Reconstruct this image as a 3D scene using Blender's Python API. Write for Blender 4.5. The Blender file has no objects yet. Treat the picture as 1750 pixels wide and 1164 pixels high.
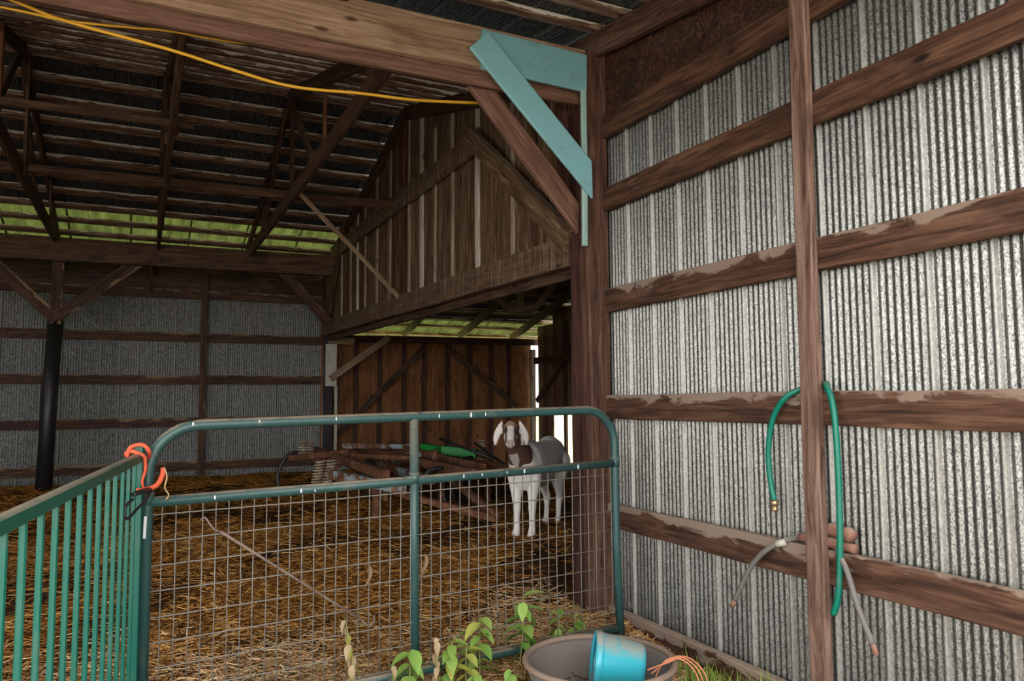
import bpy, bmesh, math, random
import numpy as np
from mathutils import Vector, Matrix

random.seed(7); rng = np.random.default_rng(7)
S = bpy.context.scene
COL = S.collection

# ------------------------------------------------------------------ camera, sky, exposure
cam_d = bpy.data.cameras.new('camera'); cam_d.sensor_width = 36; cam_d.lens = 1300/1750*36
cam_d.clip_start = .02; cam_d.clip_end = 500
cam = bpy.data.objects.new('camera', cam_d); COL.objects.link(cam)
R_ = Vector((.89907, -.43775, -.00693)); U_ = Vector((-.02756, -.07238, .99700)); F_ = Vector((.43694, .89618, .07714))
cam.matrix_world = Matrix(((R_.x, U_.x, -F_.x, 0), (R_.y, U_.y, -F_.y, 0), (R_.z, U_.z, -F_.z, 1.33), (0, 0, 0, 1)))
S.camera = cam
S.view_settings.view_transform = 'Standard'; S.view_settings.look = 'None'
S.view_settings.gamma = 1; S.view_settings.use_curve_mapping = False
S.view_settings.exposure = 2.45
W = bpy.data.worlds.new('overcast_sky'); S.world = W; W.use_nodes = True
bg = W.node_tree.nodes['Background']; bg.inputs[0].default_value = (1.0, .985, .955, 1); bg.inputs[1].default_value = 1.0

# ------------------------------------------------------------------ node helpers
def mat_new(name):
    m = bpy.data.materials.new(name); m.use_nodes = True
    nt = m.node_tree; b = nt.nodes['Principled BSDF']
    return m, nt, b
class NT:
    def __init__(s, nt): s.nt = nt
    def n(s, t, **kw):
        x = s.nt.nodes.new(t)
        for k, v in kw.items(): setattr(x, k, v)
        return x
    def l(s, a, b): s.nt.links.new(a, b)
    def coords(s, scale, rnd=True):
        tc = s.n('ShaderNodeTexCoord'); mp = s.n('ShaderNodeMapping'); mp.inputs['Scale'].default_value = scale
        s.l(tc.outputs['Object'], mp.inputs['Vector'])
        if rnd:
            oi = s.n('ShaderNodeObjectInfo'); mu = s.n('ShaderNodeMath', operation='MULTIPLY'); mu.inputs[1].default_value = 53.0
            s.l(oi.outputs['Random'], mu.inputs[0])
            cb = s.n('ShaderNodeCombineXYZ'); s.l(mu.outputs[0], cb.inputs[0]); s.l(mu.outputs[0], cb.inputs[1]); s.l(mu.outputs[0], cb.inputs[2])
            s.l(cb.outputs[0], mp.inputs['Location'])
        return mp.outputs[0]
    def noise(s, vec, scale, detail=4, rough=.6, dist=0):
        x = s.n('ShaderNodeTexNoise'); x.inputs['Scale'].default_value = scale; x.inputs['Detail'].default_value = detail
        x.inputs['Roughness'].default_value = rough; x.inputs['Distortion'].default_value = dist
        s.l(vec, x.inputs['Vector']); return x.outputs['Fac']
    def ramp(s, fac, stops):
        r = s.n('ShaderNodeValToRGB'); e = r.color_ramp.elements
        while len(e) < len(stops): e.new(.5)
        for i, (p, c) in enumerate(stops):
            e[i].position = p; e[i].color = (*c, 1) if len(c) == 3 else c
        s.l(fac, r.inputs[0]); return r.outputs[0]
    def mix(s, fac, a, b):
        x = s.n('ShaderNodeMix', data_type='RGBA')
        if isinstance(fac, float): x.inputs[0].default_value = fac
        else: s.l(fac, x.inputs[0])
        for i, v in ((6, a), (7, b)):
            if isinstance(v, tuple): x.inputs[i].default_value = (*v, 1)
            else: s.l(v, x.inputs[i])
        return x.outputs[2]
    def math(s, op, a, b=None, clamp=False):
        x = s.n('ShaderNodeMath', operation=op, use_clamp=clamp)
        for i, v in ((0, a), (1, b)):
            if v is None: continue
            if isinstance(v, (int, float)): x.inputs[i].default_value = v
            else: s.l(v, x.inputs[i])
        return x.outputs[0]
    def sm(s, v, lo, hi):
        x = s.n('ShaderNodeMapRange', interpolation_type='SMOOTHSTEP'); s.l(v, x.inputs[0])
        x.inputs[1].default_value = lo; x.inputs[2].default_value = hi; return x.outputs[0]
    def bump(s, h, st, dist, b):
        x = s.n('ShaderNodeBump'); x.inputs['Strength'].default_value = st; x.inputs['Distance'].default_value = dist
        s.l(h, x.inputs['Height']); s.l(x.outputs[0], b.inputs['Normal'])
    def upness(s):
        g = s.n('ShaderNodeNewGeometry'); sp = s.n('ShaderNodeSeparateXYZ'); s.l(g.outputs['Normal'], sp.inputs[0]); return sp.outputs[2]

def wood(name, dark, mid, light, pale=0.0, pale_col=(.42, .34, .28), dust=.7, dust_col=(.36, .27, .2), half=.07, rough=.75, drip=0.0):
    """Sawn timber: grain runs along local X; pale = bleached wear along the local top edge and in patches."""
    m, nt, b = mat_new(name); k = NT(nt)
    v = k.coords((.7, 11, 11)); g = k.noise(v, 3.0, 6, .65, 1.2)
    col = k.ramp(g, [(.34, dark), (.5, mid), (.68, light)])
    v2 = k.coords((1.3, 2.4, 2.4)); g2 = k.noise(v2, 2.0, 4, .6)
    col = k.mix(k.math('MULTIPLY', k.sm(g2, .52, .7), .65), col, dark)
    vk = k.coords((2.2, 6, 6)); vo = k.n('ShaderNodeTexVoronoi'); vo.inputs['Scale'].default_value = 1.0; k.l(vk, vo.inputs['Vector'])
    col = k.mix(k.math('SUBTRACT', 1.0, k.sm(vo.outputs['Distance'], .05, .12)), col, tuple(c*.45 for c in dark))
    if drip:
        vd = k.coords((28, 1.5, 1.5)); gd = k.noise(vd, 1.6, 5, .7)
        col = k.mix(k.math('MULTIPLY', k.sm(gd, .5, .62), drip), col, (.3, .24, .16))
    if pale:
        tc = k.n('ShaderNodeTexCoord'); sp = k.n('ShaderNodeSeparateXYZ'); k.l(tc.outputs['Object'], sp.inputs[0])
        e = k.math('DIVIDE', sp.outputs[2], half)
        vp = k.coords((2.6, 7, 7)); gp = k.noise(vp, 1.5, 5, .62, .6)
        e2 = k.math('ADD', k.math('MULTIPLY', e, .27), gp)
        msk = k.math('MULTIPLY', k.sm(e2, .72-.17*pale, .81-.17*pale), .85)
        col = k.mix(msk, col, pale_col)
    up = k.sm(k.upness(), .5, .95)
    vn = k.coords((6, 6, 6)); dn = k.noise(vn, 3, 4)
    col = k.mix(k.math('MULTIPLY', k.math('MULTIPLY', up, k.sm(dn, .25, .55)), dust), col, dust_col)
    k.l(col, b.inputs['Base Color']); b.inputs['Roughness'].default_value = rough
    b.inputs['Specular IOR Level'].default_value = .3
    k.bump(g, .35, .004, b)
    return m

def paint(name, col, dirt=(.2, .15, .1), amount=.5, rough=.55, dust=0.0, dust_col=(.36, .27, .19), metal=0.0, scale=9, spec=.5):
    m, nt, b = mat_new(name); k = NT(nt)
    v = k.coords((1, 1, 1)); g = k.noise(v, scale, 6, .7)
    c = k.mix(k.math('MULTIPLY', k.sm(g, .52, .72), amount), col, dirt)
    g3 = k.noise(v, scale*.3, 3); c = k.mix(k.math('MULTIPLY', g3, .35), c, tuple(x*.7 for x in col))
    if dust:
        up = k.sm(k.upness(), .35, .9); c = k.mix(k.math('MULTIPLY', k.math('MULTIPLY', up, k.sm(g, .3, .5)), dust), c, dust_col)
    k.l(c, b.inputs['Base Color']); b.inputs['Roughness'].default_value = rough; b.inputs['Metallic'].default_value = metal
    b.inputs['Specular IOR Level'].default_value = spec
    k.bump(g, .12, .003, b)
    return m

def galvanised(name, lo, hi, metallic=.55, rough=.5, scale=150, stain=(.2, .17, .13), stain_amt=.35):
    m, nt, b = mat_new(name); k = NT(nt)
    v = k.coords((1, 1, .55)); vo = k.n('ShaderNodeTexVoronoi'); vo.inputs['Scale'].default_value = scale; k.l(v, vo.inputs['Vector'])
    bw = k.n('ShaderNodeRGBToBW'); k.l(vo.outputs['Color'], bw.inputs[0])
    n = k.noise(v, scale*.45, 3, .7); f = k.math('ADD', k.math('MULTIPLY', bw.outputs[0], .6), k.math('MULTIPLY', n, .5))
    c = k.ramp(f, [(.3, lo), (.75, hi)])
    v2 = k.coords((5, 5, .5)); s = k.noise(v2, 1.5, 4, .7)
    c = k.mix(k.math('MULTIPLY', k.sm(s, .55, .8), stain_amt), c, stain)
    k.l(c, b.inputs['Base Color']); b.inputs['Metallic'].default_value = metallic
    k.l(k.math('ADD', k.math('MULTIPLY', n, .3), rough-.15), b.inputs['Roughness'])
    return m

def rusty(name, base=(.13, .05, .022), light=(.36, .16, .075), paintc=(.3, .33, .33), amt=.3):
    m, nt, b = mat_new(name); k = NT(nt)
    v = k.coords((1, 1, 1)); g = k.noise(v, 14, 6, .7)
    c = k.ramp(g, [(.3, tuple(x*.5 for x in base)), (.5, base), (.72, light)])
    g2 = k.noise(v, 4, 5, .7); lo = .72-.3*amt
    c = k.mix(k.sm(g2, lo, lo+.06), c, paintc)
    k.l(c, b.inputs['Base Color']); b.inputs['Roughness'].default_value = .8; k.bump(g, .4, .004, b)
    return m

def attr_mat(name, rough=.8, attr='col', trans=0.0, spec=.3):
    m, nt, b = mat_new(name); k = NT(nt)
    a = k.n('ShaderNodeAttribute', attribute_name=attr); k.l(a.outputs['Color'], b.inputs['Base Color'])
    b.inputs['Roughness'].default_value = rough; b.inputs['Specular IOR Level'].default_value = spec
    if trans:
        t = k.n('ShaderNodeBsdfTranslucent'); k.l(a.outputs['Color'], t.inputs[0]); mx = k.n('ShaderNodeMixShader'); mx.inputs[0].default_value = trans
        k.l(b.outputs[0], mx.inputs[1]); k.l(t.outputs[0], mx.inputs[2]); k.l(mx.outputs[0], nt.nodes['Material Output'].inputs[0])
    return m

def leaf_mat(name, c1, c2, trans=.3):
    m, nt, b = mat_new(name); k = NT(nt)
    oi = k.n('ShaderNodeObjectInfo'); v = k.coords((1, 1, 1)); g = k.noise(v, 40, 3)
    c = k.mix(k.math('ADD', k.math('MULTIPLY', oi.outputs['Random'], .7), k.math('MULTIPLY', g, .3)), c1, c2)
    k.l(c, b.inputs['Base Color']); b.inputs['Roughness'].default_value = .5
    t = k.n('ShaderNodeBsdfTranslucent'); k.l(c, t.inputs[0]); mx = k.n('ShaderNodeMixShader'); mx.inputs[0].default_value = trans
    k.l(b.outputs[0], mx.inputs[1]); k.l(t.outputs[0], mx.inputs[2]); k.l(mx.outputs[0], nt.nodes['Material Output'].inputs[0])
    return m

M = {}
M['girt'] = wood('girt_wood', (.026, .011, .006), (.082, .037, .021), (.165, .085, .05))
M['girt_worn'] = wood('worn_girt_wood', (.022, .01, .006), (.075, .035, .021), (.16, .084, .053), pale=.7, pale_col=(.3, .225, .18))
M['girt_half'] = wood('half_worn_girt_wood', (.028, .012, .007), (.095, .045, .027), (.18, .096, .06), pale=.25, pale_col=(.3, .22, .17))
M['header'] = wood('header_wood', (.17, .095, .055), (.31, .2, .125), (.44, .31, .21), dust=.5)
M['header_low'] = wood('header_lower_wood', (.09, .042, .028), (.17, .088, .06), (.24, .135, .1), dust=.5)
M['post'] = wood('post_wood', (.03, .013, .008), (.09, .043, .028), (.17, .09, .06))
M['stud'] = wood('stud_wood', (.075, .038, .027), (.2, .118, .087), (.34, .23, .185))
M['post_dark'] = wood('dark_post_wood', (.02, .008, .008), (.06, .024, .02), (.12, .05, .034))
M['inner'] = wood('inner_girt_wood', (.02, .009, .006), (.065, .032, .02), (.13, .07, .042), pale=.2, pale_col=(.25, .17, .1))
M['truss'] = wood('truss_wood', (.025, .012, .007), (.08, .042, .024), (.15, .085, .05))
M['orange'] = wood('orange_web_wood', (.10, .035, .015), (.2, .08, .04), (.26, .12, .06))
M['purlin'] = wood('purlin_wood', (.05, .022, .012), (.2, .115, .075), (.5, .38, .3), pale=1.4, pale_col=(.8, .75, .67), half=.03)
M['plank'] = wood('plank_wood', (.04, .02, .01), (.13, .075, .04), (.29, .2, .125), rough=.85)
M['plank_red'] = wood('red_plank_wood', (.03, .011, .006), (.09, .036, .02), (.17, .08, .05), rough=.85)
M['batten'] = wood('batten_wood', (.14, .09, .06), (.34, .27, .2), (.52, .44, .36))
M['batten_pale'] = wood('pale_batten_wood', (.34, .28, .22), (.56, .51, .43), (.66, .62, .55))
M['droppings'] = wood('splashed_wood', (.05, .025, .014), (.11, .06, .036), (.2, .12, .075), drip=.7)
M['stick'] = wood('stick_wood', (.16, .1, .06), (.28, .19, .12), (.36, .26, .18))
M['ply'] = wood('plywood', (.09, .036, .014), (.21, .088, .035), (.31, .145, .065), rough=.85)
M['ply_dark'] = wood('dark_plywood', (.012, .005, .003), (.045, .019, .011), (.14, .065, .036), rough=.6)
M['white_wood'] = paint('white_paint', (.5, .47, .42), (.2, .12, .08), .6, .7)
M['turq'] = paint('turquoise_paint', (.20, .44, .49), (.1, .16, .16), .55, .6, dust=.3, dust_col=(.3, .4, .4), scale=12)
M['turq2'] = paint('turquoise_paint_pale', (.23, .50, .55), (.16, .26, .27), .4, .55, scale=10)
M['turq3'] = paint('turquoise_strip_paint', (.33, .52, .48), (.2, .18, .14), .5, .6, scale=10)
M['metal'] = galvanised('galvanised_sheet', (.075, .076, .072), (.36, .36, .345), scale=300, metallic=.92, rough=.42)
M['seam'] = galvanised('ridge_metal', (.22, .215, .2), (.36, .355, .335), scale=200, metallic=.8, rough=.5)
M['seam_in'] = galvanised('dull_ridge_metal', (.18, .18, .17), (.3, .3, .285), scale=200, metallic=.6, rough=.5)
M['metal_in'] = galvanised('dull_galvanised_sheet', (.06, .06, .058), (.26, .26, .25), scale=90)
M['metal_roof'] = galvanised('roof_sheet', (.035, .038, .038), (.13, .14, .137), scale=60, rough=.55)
M['gate'] = paint('gate_green', (.03, .085, .083), (.2, .2, .17), .35, .38, dust=.85, dust_col=(.36, .27, .2), scale=14)
M['wire'] = paint('mesh_wire', (.23, .22, .2), (.3, .22, .16), .5, .6, dust=.8, metal=.3)
M['panel'] = paint('panel_green', (.0, .10, .07), (.2, .2, .16), .18, .35, dust=.85, dust_col=(.38, .31, .23), scale=8)
M['hose'] = paint('hose_green', (.0, .17, .115), (.12, .17, .11), .45, .4, dust=.7, dust_col=(.17, .19, .12), scale=6)
M['hose_faded'] = paint('hose_faded', (.2, .25, .17), (.1, .2, .14), .4, .5)
M['brass'] = paint('brass', (.5, .36, .2), (.3, .2, .12), .4, .35, metal=.8)
M['grey_hose'] = paint('grey_hose', (.15, .14, .13), (.27, .22, .18), .5, .6, dust=.7, dust_col=(.36, .29, .23))
M['clay'] = paint('red_clay', (.27, .13, .09), (.3, .2, .15), .5, .85, dust=.5, dust_col=(.42, .3, .23))
M['tub'] = paint('tub_rubber', (.17, .145, .135), (.26, .21, .18), .6, .8, scale=60, dust=.25, dust_col=(.3, .22, .17))
M['tub_rim'] = paint('tub_rim', (.28, .2, .15), (.2, .15, .12), .5, .8)
M['bucket'] = paint('bucket_blue', (.04, .44, .55), (.2, .38, .4), .45, .28, dust=.8, dust_col=(.42, .34, .26), scale=20)
M['orange_rope'] = paint('orange_rope', (.75, .12, .05), (.4, .1, .06), .3, .7)
M['twine'] = paint('orange_twine', (.65, .24, .12), (.4, .2, .12), .3, .8)
M['black'] = paint('black_metal', (.02, .02, .022), (.07, .06, .05), .3, .4)
M['sticker'] = paint('white_sticker', (.7, .72, .75), (.5, .5, .5), .2, .5)
M['cord'] = paint('yellow_cord', (.82, .45, .03), (.5, .3, .06), .2, .45)
M['rust'] = rusty('rust'); M['rust_blue'] = rusty('rust_blue_paint', paintc=(.26, .32, .35), amt=.75)
M['rod'] = rusty('rod_rust', (.2, .14, .11), (.34, .26, .21), (.3, .26, .24), .3)
M['spring'] = rusty('spring_metal', (.3, .22, .15), (.5, .42, .32), (.5, .46, .38), .5)
M['green_paint'] = paint('machine_green', (.01, .25, .04), (.06, .08, .03), .4, .4)
M['pole'] = paint('tarred_pole', (.012, .01, .012), (.05, .025, .02), .4, .45)
M['leaf'] = leaf_mat('leaf_green', (.16, .36, .06), (.42, .56, .14)); M['leaf_y'] = leaf_mat('leaf_yellow', (.45, .5, .12), (.6, .55, .12))
M['leaf_dry'] = leaf_mat('leaf_dry', (.34, .22, .12), (.45, .34, .2), .15); M['stem'] = paint('stem', (.3, .32, .12), (.35, .25, .12), .5, .6)
M['straw'] = attr_mat('straw', .8, spec=.08); M['goat'] = attr_mat('goat_hair', .85); M['grass'] = attr_mat('grass_blades', .6, trans=.3)
M['eye'] = paint('eye', (.02, .012, .006), (.02, .01, .005), 0, .1)

def ground_mat():
    m, nt, b = mat_new('barn_dirt'); k = NT(nt)
    v = k.coords((1, 1, 1), False); g = k.noise(v, 5, 8, .7); g2 = k.noise(v, 45, 6, .7); g3 = k.noise(v, 1.3, 4)
    c = k.ramp(g, [(.3, (.014, .006, .0025)), (.5, (.055, .024, .008)), (.75, (.16, .08, .03))])
    c = k.mix(k.sm(g2, .5, .75), c, (.23, .14, .075)); c = k.mix(k.math('MULTIPLY', k.sm(g3, .5, .65), .5), c, (.035, .02, .012))
    k.l(c, b.inputs['Base Color']); b.inputs['Roughness'].default_value = .95; b.inputs['Specular IOR Level'].default_value = .1; k.bump(g2, .7, .03, b)
    return m
M['dirt'] = ground_mat()
def field_mat():
    m, nt, b = mat_new('grass_field'); k = NT(nt)
    v = k.coords((1, 1, 1), False); g = k.noise(v, 2, 8, .7)
    k.l(k.ramp(g, [(.3, (.24, .30, .08)), (.7, (.44, .5, .2))]), b.inputs['Base Color']); b.inputs['Roughness'].default_value = .9
    return m
M['field'] = field_mat()
M['yard'] = paint('bounce_gravel', (.52, .46, .38), (.36, .3, .24), .5, .95, scale=5)  # unseen ground, made pale to bounce light up to the roof timbers
def eave_glow():  # guessed translucent sheeting, added to give the green glow at the eaves
    m, nt, b = mat_new('eave_glow_green'); k = NT(nt)
    v = k.coords((3, 3, 1)); g = k.noise(v, 3, 5, .7); c = k.ramp(g, [(.3, (.018, .024, .005)), (.7, (.07, .085, .02))])
    k.l(c, b.inputs['Base Color']); b.inputs['Roughness'].default_value = .5
    t = k.n('ShaderNodeBsdfTranslucent'); k.l(c, t.inputs[0]); mx = k.n('ShaderNodeMixShader'); mx.inputs[0].default_value = .6
    k.l(b.outputs[0], mx.inputs[1]); k.l(t.outputs[0], mx.inputs[2]); k.l(mx.outputs[0], nt.nodes['Material Output'].inputs[0])
    return m
M['glow_fibre'] = eave_glow()

# ------------------------------------------------------------------ object helpers
def link(o, parent=None):
    COL.objects.link(o)
    if parent is not None:
        o.parent = parent
        p = parent; off = Vector((0, 0, 0)); inv = Matrix.Identity(4)
        inv = world_of(parent).inverted(); o.matrix_parent_inverse = inv
    return o
_mw = {}
def world_of(o):
    return _mw.get(o.name, Matrix.Translation(o.location))
def empty(name, loc=(0, 0, 0)):
    o = bpy.data.objects.new(name, None); o.location = loc; o.empty_display_size = .2; COL.objects.link(o); _mw[o.name] = Matrix.Translation(Vector(loc)); return o
def struct(name):
    o = empty(name); o['kind'] = 'structure'; return o
def thing(name, label, cat, loc=(0, 0, 0), group=None):
    o = empty(name, loc); tag(o, label, cat, group); return o
def tag(o, label, cat, group=None):
    o['label'] = label; o['category'] = cat
    if group: o['group'] = group
    return o
def mobj(name, verts, faces, mat, parent=None, smooth=False, mw=None, mesh=None):
    if mesh is None:
        mesh = bpy.data.meshes.new(name); mesh.from_pydata([tuple(map(float, v)) for v in verts], [], faces); mesh.update()
        if smooth: mesh.polygons.foreach_set('use_smooth', [True]*len(mesh.polygons))
        mesh.materials.append(mat)
    o = bpy.data.objects.new(name, mesh)
    if mw is not None: o.matrix_world = mw
    link(o, parent); _mw[o.name] = mw.copy() if mw is not None else Matrix.Identity(4)
    return o

def frame(p0, p1, up=(0, 0, 1)):
    p0 = Vector(p0); p1 = Vector(p1); x = (p1-p0).normalized(); z = Vector(up); z = (z-x*z.dot(x))
    if z.length < 1e-5: z = Vector((0, 1, 0)); z = z-x*z.dot(x)
    z.normalize(); y = z.cross(x)
    c = (p0+p1)/2
    return Matrix(((x.x, y.x, z.x, c.x), (x.y, y.y, z.y, c.y), (x.z, y.z, z.z, c.z), (0, 0, 0, 1))), (p1-p0).length
def board(name, p0, p1, w, h, mat, parent=None, up=(0, 0, 1), jit=.0025, seg=None, cut0=0.0, cut1=0.0, label=None):
    """timber from p0 to p1: w across (local y), h along `up` (local z); cut0/cut1 skew the ends"""
    mw, L = frame(p0, p1, up); n = seg or max(2, min(9, int(L/.35)))
    c = min(.005, w*.2, h*.2); a, b = w/2, h/2
    ring = [(-a+c, -b), (a-c, -b), (a, -b+c), (a, b-c), (a-c, b), (-a+c, b), (-a, b-c), (-a, -b+c)]
    vs = []; fs = []
    for i in range(n+1):
        x = -L/2+L*i/n; dy, dz = rng.normal(0, jit, 2)
        for (y, z) in ring:
            sk = cut0*z if i == 0 else (cut1*z if i == n else 0)
            vs.append((x+sk, y+dy*.5+rng.normal(0, jit*.3), z+dz*.5+rng.normal(0, jit*.5)))
    for i in range(n):
        for j in range(8):
            q = (j+1) % 8; fs.append((i*8+j, i*8+q, (i+1)*8+q, (i+1)*8+j))
    fs.append(tuple(range(7, -1, -1))); fs.append(tuple(n*8+j for j in range(8)))
    o = mobj(name, vs, fs, mat, parent, mw=mw)
    if label: o['label'] = label
    return o
def smooth_path(pts, n=6):
    P = [Vector(p) for p in pts]; out = []
    for i in range(len(P)-1):
        a = P[max(i-1, 0)]; b = P[i]; c = P[i+1]; d = P[min(i+2, len(P)-1)]
        for k in range(n):
            t = k/n; out.append(.5*((2*b)+(-a+c)*t+(2*a-5*b+4*c-d)*t*t+(-a+3*b-3*c+d)*t**3))
    out.append(P[-1]); return out
def tube_geo(path, r, sides=8, closed=False):
    P = [Vector(p) for p in path]; n = len(P); vs = []; fs = []; prev = None
    rr = r if callable(r) else (lambda t: r)
    for i, p in enumerate(P):
        t = ((P[(i+1) % n]-P[i-1]) if closed else (P[min(i+1, n-1)]-P[max(i-1, 0)])).normalized()
        if prev is None:
            a = Vector((0, 0, 1)) if abs(t.z) < .9 else Vector((1, 0, 0)); u = (a-t*a.dot(t)).normalized()
        else: u = (prev-t*prev.dot(t)).normalized()
        prev = u; v = t.cross(u); q = rr(i/max(1, n-1))
        for j in range(sides):
            th = 2*math.pi*j/sides; vs.append(p+(u*math.cos(th)+v*math.sin(th))*q)
    m = n if closed else n-1
    for i in range(m):
        for j in range(sides):
            k = (j+1) % sides; i2 = (i+1) % n; fs.append((i*sides+j, i*sides+k, i2*sides+k, i2*sides+j))
    if not closed: fs.append(tuple(range(sides-1, -1, -1))); fs.append(tuple((n-1)*sides+j for j in range(sides)))
    return vs, fs
def tube(name, path, r, mat, parent=None, sides=8, closed=False):
    vs, fs = tube_geo(path, r, sides, closed); return mobj(name, vs, fs, mat, parent, smooth=True)
def lathe_geo(prof, n=40):
    vs = []; fs = []
    for (r, z) in prof:
        for j in range(n): th = 2*math.pi*j/n; vs.append((r*math.cos(th), r*math.sin(th), z))
    for i in range(len(prof)-1):
        for j in range(n): k = (j+1) % n; fs.append((i*n+j, i*n+k, (i+1)*n+k, (i+1)*n+j))
    fs.append(tuple(range(n-1, -1, -1))); fs.append(tuple((len(prof)-1)*n+j for j in range(n)))
    return vs, fs

# corrugated sheet: x across (ribs every .235), y out, z along
RIB = .235
def profile(nr):
    pts = []
    for r in range(nr):
        x0 = r*RIB
        pts += [(x0, -.004), (x0+.003, 0)]+[(x0+.017-.011*math.cos(math.pi*q/8), .017*math.sin(math.pi*q/8)) for q in range(1, 8)]+[(x0+.031, 0), (x0+.034, -.004)]
        for i in range(1, 37): pts.append((x0+.034+(.235-.034)*i/37, -.0058*math.cos(2*math.pi*6*i/36)))
    pts.append((nr*RIB, 0)); pts += [(nr*RIB+.006, .012), (nr*RIB+.02, .012)]
    return pts
def sheet_mesh(name, length, mat, nr=3, ridge=None):
    pr = profile(nr); vs = []; fs = []
    for z in (0, length): vs += [(x, y, z) for x, y in pr]
    n = len(pr)
    for i in range(n-1): fs.append((i, i+1, n+i+1, n+i))
    me = bpy.data.meshes.new(name); me.from_pydata(vs, [], fs); me.update(); me.polygons.foreach_set('use_smooth', [True]*len(me.polygons)); me.materials.append(mat)
    if ridge is not None:
        me.materials.append(ridge); fx = [(.004 < (pr[i][0] % RIB) < .031 and .0 < (pr[i+1][0] % RIB) < .032) for i in range(n-1)]
        me.polygons.foreach_set('material_index', [1 if q else 0 for q in fx])
    return me
def basis(ax, ay, az, o):
    return Matrix(((ax[0], ay[0], az[0], o[0]), (ax[1], ay[1], az[1], o[1]), (ax[2], ay[2], az[2], o[2]), (0, 0, 0, 1)))

# ------------------------------------------------------------------ ground
def sstep(a, b, x): t = np.clip((x-a)/(b-a), 0, 1); return t*t*(3-2*t)
def lump(x, y):
    return (np.sin(x*3.1+y*1.7)+np.sin(x*1.3-y*4.3+1)+np.sin(x*7.1+y*5.3+2)*.5+np.sin(-x*9.7+y*11.1)*.3)*.011
def fz(x, y):
    x = np.asarray(x, float); y = np.asarray(y, float)
    return .2*sstep(3.5, 5.4, y)+.04*sstep(8, 11.5, y)+lump(x, y)+.05*np.exp(-((x-2.3)**2+(y-3.75)**2)/.06)
nx, ny = 150, 190
gx = np.linspace(-7.2, 6.4, nx); gy = np.linspace(1.1, 12.1, ny); GX, GY = np.meshgrid(gx, gy)
GZ = fz(GX, GY)
vs = np.stack([GX, GY, GZ], -1).reshape(-1, 3)
fs = [(j*nx+i, j*nx+i+1, (j+1)*nx+i+1, (j+1)*nx+i) for j in range(ny-1) for i in range(nx-1)]
fl = mobj('floor', vs, fs, M['dirt'], smooth=True); fl['kind'] = 'structure'
field = mobj('ground_field', [(-60, 4, -.1), (60, 4, -.1), (60, 60, -.1), (-60, 60, -.1)], [(0, 1, 2, 3)], M['field']); field['kind'] = 'structure'
yard = mobj('ground_yard', [(-60, -60, -.05), (60, -60, -.05), (60, 4, -.05), (-60, 4, -.05)], [(0, 1, 2, 3)], M['yard']); yard['kind'] = 'structure'

# ------------------------------------------------------------------ right wall
XW = 2.5
wr = struct('wall_right')
sm_r = sheet_mesh('wall_sheet', 3.45, M['metal'], ridge=M['seam'])
y = 3.70
for i in range(8):
    mobj('metal_sheet', None, None, None, wr, mw=basis((0, -1, 0), (-1, 0, 0), (0, 0, 1), (2.56, 4.16-i*3*RIB, -.03)), mesh=sm_r)
for z, key in ((2.99, 'girt'), (2.54, 'girt'), (1.92, 'girt_worn'), (1.282, 'girt_worn'), (.645, 'girt_worn')):
    board('girt', (2.519, 3.85, z), (2.519, 2.30, z+.003), .038, .14, M[key], wr)
    board('girt', (2.519, 2.295, z+.002), (2.519, -1.75, z), .038, .14, M['girt' if z in (2.54, 2.99) else 'girt_half'], wr)
board('bottom_plank', (2.515, 3.85, .045), (2.515, -1.75, -.0), .045, .16, M['girt_worn'], wr)
board('stud', (2.481, 2.285, -.05), (2.481, 2.275, 3.24), .038, .089, M['stud'], wr, up=(0, 1, 0))
board('stud', (2.481, .05, -.05), (2.481, .05, 3.0), .038, .089, M['stud'], wr, up=(0, 1, 0))
mobj('plywood_panel', [(2.535, 4.03, 3.03), (2.535, -.2, 3.03), (2.535, -.2, 3.06), (2.535, 4.03, 3.65), (2.55, 4.03, 3.03), (2.55, -.2, 3.03), (2.55, -.2, 3.06), (2.55, 4.03, 3.65)],
     [(0, 1, 2, 3), (7, 6, 5, 4), (0, 4, 5, 1), (3, 2, 6, 7), (0, 3, 7, 4), (1, 5, 6, 2)], M['ply_dark'], wr)

# ------------------------------------------------------------------ front frame: header, posts, braces
wf = struct('wall_front')
board('header_board', (-6.5, 3.87, 3.34), (2.39, 3.87, 3.335), .04, .25, M['header'], wf, seg=8)
board('header_board', (-6.5, 3.92, 3.197), (2.39, 3.92, 3.182), .04, .10, M['header_low'], wf, seg=8)
board('header_board', (-6.5, 4.0, 3.30), (2.39, 4.0, 3.30), .04, .26, M['truss'], wf, seg=8)
board('post', (2.468, 3.893, -.1), (2.463, 3.893, 3.46), .085, .145, M['post'], wf, up=(1, 0, 0), seg=8)
board('post', (2.45, 4.005, -.1), (2.45, 4.005, 3.12), .13, .115, M['post_dark'], wf, up=(1, 0, 0), seg=8)
board('post', (2.345, 4.06, 2.47), (2.345, 4.06, 3.14), .04, .07, M['post_dark'], wf, up=(1, 0, 0))
board('post', (-3.4, 3.97, -.1), (-3.4, 3.97, 3.46), .15, .15, M['post'], wf, up=(1, 0, 0))
board('post', (-6.5, 3.97, -.1), (-6.5, 3.97, 3.46), .15, .15, M['post'], wf, up=(1, 0, 0))
board('knee_brace', (1.66, 3.965, 3.24), (2.385, 3.965, 2.435), .04, .135, M['header_low'], wf, up=(1, 0, 1), cut1=-1)
board('knee_brace', (1.60+.06, 3.835-.02, 3.405-.06+.01), (2.395, 3.815, 2.64), .022, .16, M['turq2'], wf, up=(1, 0, 1), cut1=-1, label='turquoise painted diagonal board')
board('facing_board', (1.69, 3.838, 3.318), (2.385, 3.838, 3.305), .02, .235, M['turq'], wf, label='turquoise painted board on the header')
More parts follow.
